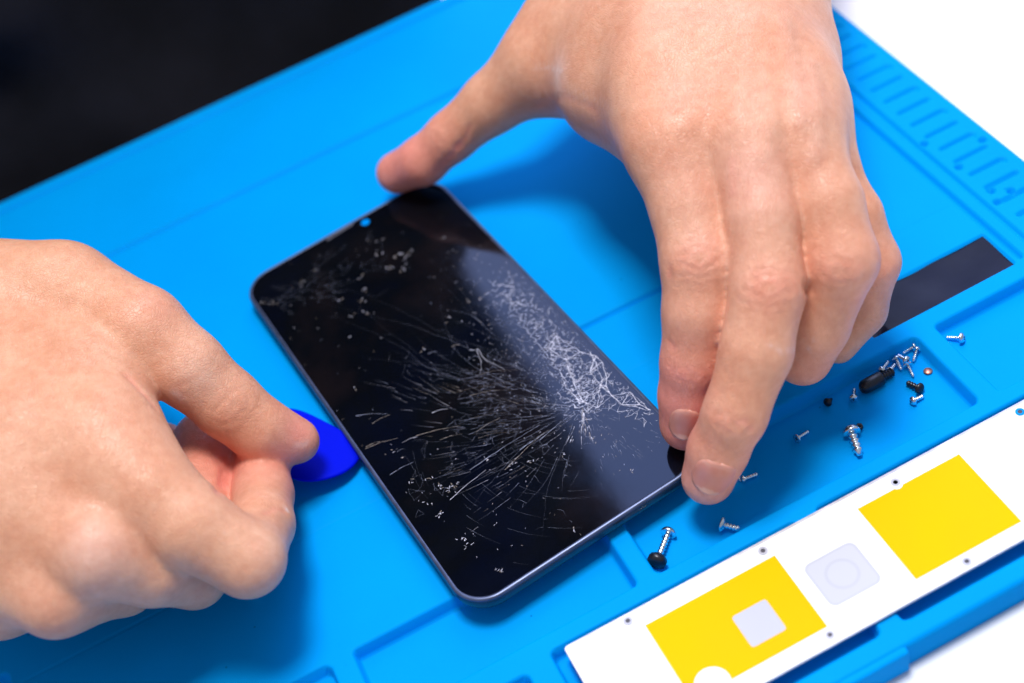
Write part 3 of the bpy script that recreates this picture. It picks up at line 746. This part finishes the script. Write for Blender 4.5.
# ================================================================= WHITE PLATE WITH YELLOW SQUARES
SZ = .9
plate = empty('screen_backplate', (96, -180, SZ)); PLC = (96, -180, SZ)
tag(plate, 'white thin plate with yellow squares lying on the front of the mat', 'phone part')
def pp_(u, v): return P2(u, v, SZ+.5)[:2]
x0 = pp_(562, 645)[0]; yt = (pp_(562, 645)[1]+pp_(1024, 401.8)[1])/2; yb = (pp_(841, 640)[1]+pp_(1024, 540.4)[1])/2
x1 = 196
def prism(pts, z0, z1, mat, name, parent, bev=.0, off=PLC):
    pts = [(p[0]-off[0], p[1]-off[1]) for p in pts]
    rings = [[(x, y, z0-off[2]) for x, y in pts], [(x, y, z1-off[2]) for x, y in pts]]
    return bm_obj(name, loft(rings), mat, parent)
def rpoly(x0, x1, y0, y1, r): return [((x0+x1)/2+x, (y0+y1)/2+y) for x, y in rrect(x1-x0, y1-y0, r, 6)]
prism(rpoly(x0, x1, yb, yt, 1.0), SZ-.4, SZ+.35, M['plate'], 'base', plate)
prism(rpoly(x0+.1, x1-.1, yb+.15, yt-.75, .9), SZ+.35, SZ+.5, M['white'], 'white_film', plate)
def quad_px(pts): return [tuple(pp_(*p)) for p in pts]
# yellow squares as traced shapes on the film
Ya = [50.9, 86.3, -192.6, -169.4]
def yel(x0, x1, y0, y1, cut=None):
    pts = [(x0, y1)]
    if cut == 'semi':
        pts += [(x0, y0)]; cx = (x0+4.5); pts += [(cx+0-3.2, y0)]
        pts += [(cx+3.2-3.2*2+6.4*k/10*1.0, y0) if False else (cx-3.6*math.cos(math.pi*k/12), y0+3.6*math.sin(math.pi*k/12)) for k in range(13)]
        pts += [(x1, y0), (x1, y1)]
    elif cut == 'notch':
        pts += [(x0, y0), (x1, y0), (x1, y1)]
        pts += [(x0+15.2, y1)]; pts += [(x0+12.0+3.0*math.cos(math.pi*k/10/1.0)*1.0, y1-.0-1.3*math.sin(math.pi*k/10)) for k in range(11)]
        pts += [(x0+8.9, y1)]
    else: pts += [(x0, y0), (x1, y0), (x1, y1)]
    return pts
p_a = pp_(644.6, 624.5); p_b = pp_(774.4, 557); p_c = pp_(828.6, 626); q_a = pp_(858, 510.6); q_b = pp_(958.7, 452.7); q_c = pp_(1021, 522); q_d = pp_(916.6, 579)
prism(yel(p_a[0], (p_b[0]+p_c[0])/2, p_c[1], (p_a[1]+p_b[1])/2, 'semi'), SZ+.5, SZ+.56, M['yellow'], 'yellow_square', plate)
prism(yel((q_a[0]+q_d[0])/2, (q_b[0]+q_c[0])/2, (q_c[1]+q_d[1])/2, (q_a[1]+q_b[1])/2), SZ+.5, SZ+.56, M['yellow'], 'yellow_square', plate)
s_ = [pp_(*p) for p in ((732, 618.6), (764, 599.6), (786, 627.4), (755.4, 646.5))]
prism(rpoly(min(s_[0][0], s_[3][0]), max(s_[1][0], s_[2][0]), min(s_[2][1], s_[3][1]), max(s_[0][1], s_[1][1]), .8), SZ+.56, SZ+.6, M['window'], 'white_window', plate)
c_ = pp_(713, 684); 
prism([(c_[0]+4.3*math.cos(2*math.pi*k/30), c_[1]+4.3*math.sin(2*math.pi*k/30)) for k in range(30)], SZ+.57, SZ+.6, M['white'], 'white_dot', plate)
c_ = pp_(896.5, 484.5)
prism([(c_[0]+1.5*math.cos(2*math.pi*k/24), c_[1]+1.5*math.sin(2*math.pi*k/24)) for k in range(24)], SZ+.57, SZ+.6, M['white'], 'white_dot', plate)
# faint grey camera-like print: a rounded outline with a ring inside
g = [pp_(*p) for p in ((806, 566), (850, 540), (880, 584), (834, 606))]; gc = sum(g)/4
def ringpoly(outer, inner, z0, z1, mat, name):
    bm = bmesh.new(); a = [bm.verts.new((x-PLC[0], y-PLC[1], z1-PLC[2])) for x, y in outer]; b_ = [bm.verts.new((x-PLC[0], y-PLC[1], z1-PLC[2])) for x, y in inner]
    n = len(a)
    for k in range(n): bm.faces.new((a[k], a[(k+1) % n], b_[(k+1) % n], b_[k]))
    r_ = bmesh.ops.extrude_face_region(bm, geom=bm.faces[:]); vs = [e for e in r_['geom'] if isinstance(e, bmesh.types.BMVert)]
    bmesh.ops.translate(bm, vec=(0, 0, z0-z1), verts=vs)
    return bm_obj(name, bm, mat, plate)
prism(rpoly(gc[0]-6.4, gc[0]+6.4, gc[1]-6, gc[1]+6, 1.6), SZ+.5, SZ+.515, M['faint'], 'printed_square', plate)
ringpoly(rpoly(gc[0]-7, gc[0]+7, gc[1]-6.6, gc[1]+6.6, 2), rpoly(gc[0]-6.4, gc[0]+6.4, gc[1]-6, gc[1]+6, 1.6), SZ+.5, SZ+.53, M['ghost'], 'printed_outline')
ringpoly([(gc[0]+4.2*math.cos(2*math.pi*k/28), gc[1]+4.2*math.sin(2*math.pi*k/28)) for k in range(28)], [(gc[0]+3.4*math.cos(2*math.pi*k/28), gc[1]+3.4*math.sin(2*math.pi*k/28)) for k in range(28)], SZ+.5, SZ+.53, M['ghost'], 'printed_ring')
# small screw holes with metal collars
for (u, v) in ((628, 621), (763, 551), (830, 635), (895.5, 482.5), (966.8, 561.5), (1020, 412)):
    c = pp_(u, v)
    circ = lambda r_: [(c[0]+r_*math.cos(2*math.pi*k/20), c[1]+r_*math.sin(2*math.pi*k/20)) for k in range(20)]
    ho = ringpoly(circ(1.15), circ(.6), SZ+.5, SZ+.66, M['collar'] if u != 1020 else M['mat'], 'screw_hole')
    prism(circ(.61), SZ+.52, SZ+.6, M['holegrey'], 'hole_bottom', ho)

# ================================================================= SCREWS
FZ = -4.2
def lathe(profile, n=20):
    """profile: list of (x along axis, radius)"""
    return loft([[(x, r*math.cos(2*math.pi*k/n), r*math.sin(2*math.pi*k/n)) for k in range(n)] for x, r in profile])
GRP = 'small screws scattered in the mat tray'
def screw(u0, v0, u1, v1, rh, rs, label, mat='steel', z=None, zt=None, style='pan', hh=None, end=None):
    """head at pixel 0, tip at pixel 1; lies on the tray floor"""
    z0 = FZ+rh*.95 if z is None else z; z1 = FZ+rs*1.0 if zt is None else zt
    a = P2(u0, v0, z0); b_ = P2(u1, v1, z1); L = np.linalg.norm(b_-a)
    o = empty('screw', a); tag(o, label, 'screw', GRP)
    d = Vector(b_-a).normalized(); o.rotation_mode = 'QUATERNION'; o.rotation_quaternion = d.to_track_quat('X', 'Z')
    hh = hh or rh*.75
    if style == 'flat': hp = [(-hh*.55, rh*.55), (-hh*.5, rh*.97), (-hh*.25, rh), (hh*.3, rs*1.1)]
    else: hp = [(-hh, rh*.25), (-hh*.95, rh*.55), (-hh*.7, rh*.85), (-hh*.3, rh), (0, rh), (hh*.05, rh*.93), (hh*.1, rs)]
    hd = bm_obj('head', lathe(hp), M[mat], o, True)
    # cross slot
    bm = bmesh.new()
    for k in (0, 1):
        q = rbox(-hh*(.58 if style == 'flat' else 1.03), -hh*(.3 if style == 'flat' else .7), -rh*.42, rh*.42, -rh*.09, rh*.09, 0)
        if k: bmesh.ops.rotate(q, cent=(0, 0, 0), matrix=Matrix.Rotation(math.pi/2, 3, 'X'), verts=q.verts[:])
        me = bpy.data.meshes.new('t'); q.to_mesh(me); q.free(); bm.from_mesh(me); bpy.data.meshes.remove(me)
    bm_obj('cross_slot', bm, M['dark'], hd)
    pitch = rs*1.15; prof = [(hh*.1, rs*.8)]; x = hh*.3
    while x < L-rs: prof += [(x, rs*.74), (x+pitch*.35, rs*1.08), (x+pitch*.5, rs*1.08), (x+pitch*.9, rs*.74)]; x += pitch
    prof += [(L, rs*.55)]
    bm_obj('threaded_shaft', lathe(prof, 14), M[mat], o, True)
    if end:
        bm_obj('black_cap', lathe([(L-1.6, 1.1), (L-1.5, 2.2), (L-.6, 2.6), (L+.3, 2.5), (L+.8, 1.5)], 8), M['dark'], o, True)
    return o
screw(668, 534, 656.5, 562, 2.0, .85, 'long silver screw with a black cap on its tip, nearest the phone corner', zt=-1.6, end=True)
screw(724, 525, 740, 529, 2.0, .75, 'silver flat-headed screw standing on its head rim below the middle fingertip', style='flat', zt=-2.6)
screw(852, 433, 860, 455.5, 2.3, 1.15, 'largest thick silver screw lying alone in the tray', hh=1.9)
screw(798, 438, 809, 431, 1.3, .5, 'small silver screw left of the largest screw', style='flat')
screw(853.5, 397.5, 854.3, 388, 1.15, .45, 'small silver screw with its head towards the viewer, left of the black cylinder')
screw(828, 402, 831.5, 399, 1.2, .7, 'tiny black screw nearest to the curled ring finger', mat='dark')
screw(881.7, 369.8, 888.6, 361, 1.2, .5, 'silver screw at the left end of the screw pile, pointing away')
screw(890.6, 369.8, 895, 364, 1.1, .5, 'short silver screw in the pile above the black cylinder end', style='flat')
screw(896.6, 359.5, 901.4, 370, 1.25, .5, 'silver screw in the middle of the pile pointing towards the viewer')
screw(906, 359.8, 897.5, 355, 1.1, .45, 'silver screw lying across the top of the pile middle', z=-1.3, zt=-2.4)
screw(908, 365.5, 913.6, 377, 1.2, .45, 'slim silver screw pointing to the viewer at the right of the pile')
screw(913.4, 346.5, 902.5, 353.8, 1.15, .45, 'topmost silver screw of the pile, closest to the tray corner')
screw(916.8, 350.2, 913.2, 361.5, 1.2, .5, 'silver screw under the tray corner, rightmost of the pile')
screw(918.8, 388, 907, 382.6, 1.5, .75, 'black screw lying right of the black cylinder', mat='dark')
screw(913.6, 400.6, 923.5, 395.8, 1.2, .6, 'silver screw just below the black screw')
screw(960.5, 338, 946, 337.6, 1.45, .5, 'lone silver screw in the right-hand tray beside the black strip')
screw(744, 479, 758, 474, 1.1, .6, 'dull small screw just right of the middle fingertip')
screw(733, 472, 741.5, 481, .7, .45, 'thin dull screw half in the shadow of the middle finger')
# odd small bits
def bit(name, u, v, z, bm, mat, label, cat, rot=0):
    p = P2(u, v, z); o = bm_obj(name, bm, M[mat], None, True); o.location = Vector(p)*MM; o.rotation_euler.z = rot; tag(o, label, cat); return o
p0 = P2(866.5, 386, FZ+1.9); p1 = P2(891, 372.5, FZ+1.3); L = float(np.linalg.norm(p1-p0))
d = Vector(p1-p0).normalized()
cyl = empty('standoff', p0); cyl.rotation_mode = 'QUATERNION'; cyl.rotation_quaternion = d.to_track_quat('X', 'Z')
tag(cyl, 'black rounded cylinder with a threaded end lying beside the screw pile', 'standoff')
bm_obj('barrel', lathe([(-1.9, .5), (-1.7, 1.2), (-1.1, 1.75), (0, 2.0), (L*.55, 2.0), (L*.62, 1.7), (L*.63, 1.1)]), M['dark'], cyl, True)
prof = [(L*.6, .9)]; x = L*.66
while x < L: prof += [(x, .85), (x+.3, 1.25), (x+.45, 1.25), (x+.8, .85)]; x += .85
prof += [(L+.4, .5)]
bm_obj('threaded_end', lathe(prof, 14), M['dark'], cyl, True)
def washer(r, ri, h, n=20):
    c = lambda rr, z: [(rr*math.cos(2*math.pi*k/n), rr*math.sin(2*math.pi*k/n), z) for k in range(n)]
    return loft([c(ri, 0), c(r, 0), c(r*1.02, h*.5), c(r, h), c(ri, h), c(ri, 0)], False, False)
bit('copper_disc', 928, 371.5, FZ+.05, loft([[(r*math.cos(2*math.pi*k/16), r*math.sin(2*math.pi*k/16), z) for k in range(16)] for r, z in ((1.1, 0), (1.2, .2), (.95, .45))]), 'copper', 'tiny copper-coloured disc right of the screw pile', 'disc')
bit('nut', 859.5, 428.3, FZ+.7, washer(.95, .4, 1.1, 6), 'dark', 'tiny dark nut touching the head of the largest screw', 'nut', .4)

# ================================================================= LIGHT, WORLD, CAMERA
w = bpy.data.worlds.new('World'); sc.world = w; w.use_nodes = True; nt = w.node_tree
bg = nt.nodes['Background']
tc = N(nt, 'ShaderNodeTexCoord')
# a white room: a bright window side behind and to one side of the person, dimmer elsewhere
dt_ = N(nt, 'ShaderNodeVectorMath', operation='DOT_PRODUCT'); nt.links.new(tc.outputs['Generated'], dt_.inputs[0]); dt_.inputs[1].default_value = (.24, .60, .763)
r = ramp(nt, dt_.outputs['Value'], [(0.0, (.30, .33, .40)), (.80, (.36, .40, .50)), (.93, (2.0, 2.3, 3.7)), (1.0, (2.2, 2.5, 4.0))]); nt.links.new(r.outputs[0], bg.inputs[0])
bg.inputs['Strength'].default_value = 1.0
def area(name, loc, target, size, power, col=(1, 1, 1), sy_=None):
    l = bpy.data.lights.new(name, 'AREA'); l.energy = power; l.color = col; l.shape = 'RECTANGLE'; l.size = size; l.size_y = sy_ or size
    o = bpy.data.objects.new(name, l); COL.objects.link(o); o.location = Vector(loc)
    o.rotation_euler = (Vector(target)-Vector(loc)).to_track_quat('-Z', 'Y').to_euler(); return o
area('softbox', (.12, -.05, .89), (.03, -.06, 0), .22, 7.9, (1, .985, .95))

cam = bpy.data.cameras.new('Camera'); co_ = bpy.data.objects.new('Camera', cam); COL.objects.link(co_); sc.camera = co_
Rw = Matrix([[RC[0][i], -RC[1][i], -RC[2][i]] for i in range(3)])
Mx = Rw.to_4x4(); Mx.translation = Vector(CC)*MM; co_.matrix_world = Mx
cam.sensor_fit = 'HORIZONTAL'; cam.sensor_width = 36; cam.lens = FP/1024*36; cam.clip_start = .01; cam.clip_end = 20
cam.dof.use_dof = True; cam.dof.aperture_fstop = 7.6
fp, ft = at(575, 385, 6); cam.dof.focus_distance = .362
sc.view_settings.view_transform = 'Standard'; sc.view_settings.look = 'None'; sc.view_settings.exposure = 0; sc.view_settings.gamma = 1
sc.render.resolution_x = 1024; sc.render.resolution_y = 683
sc.cycles.max_bounces = 8; sc.cycles.use_denoising = True
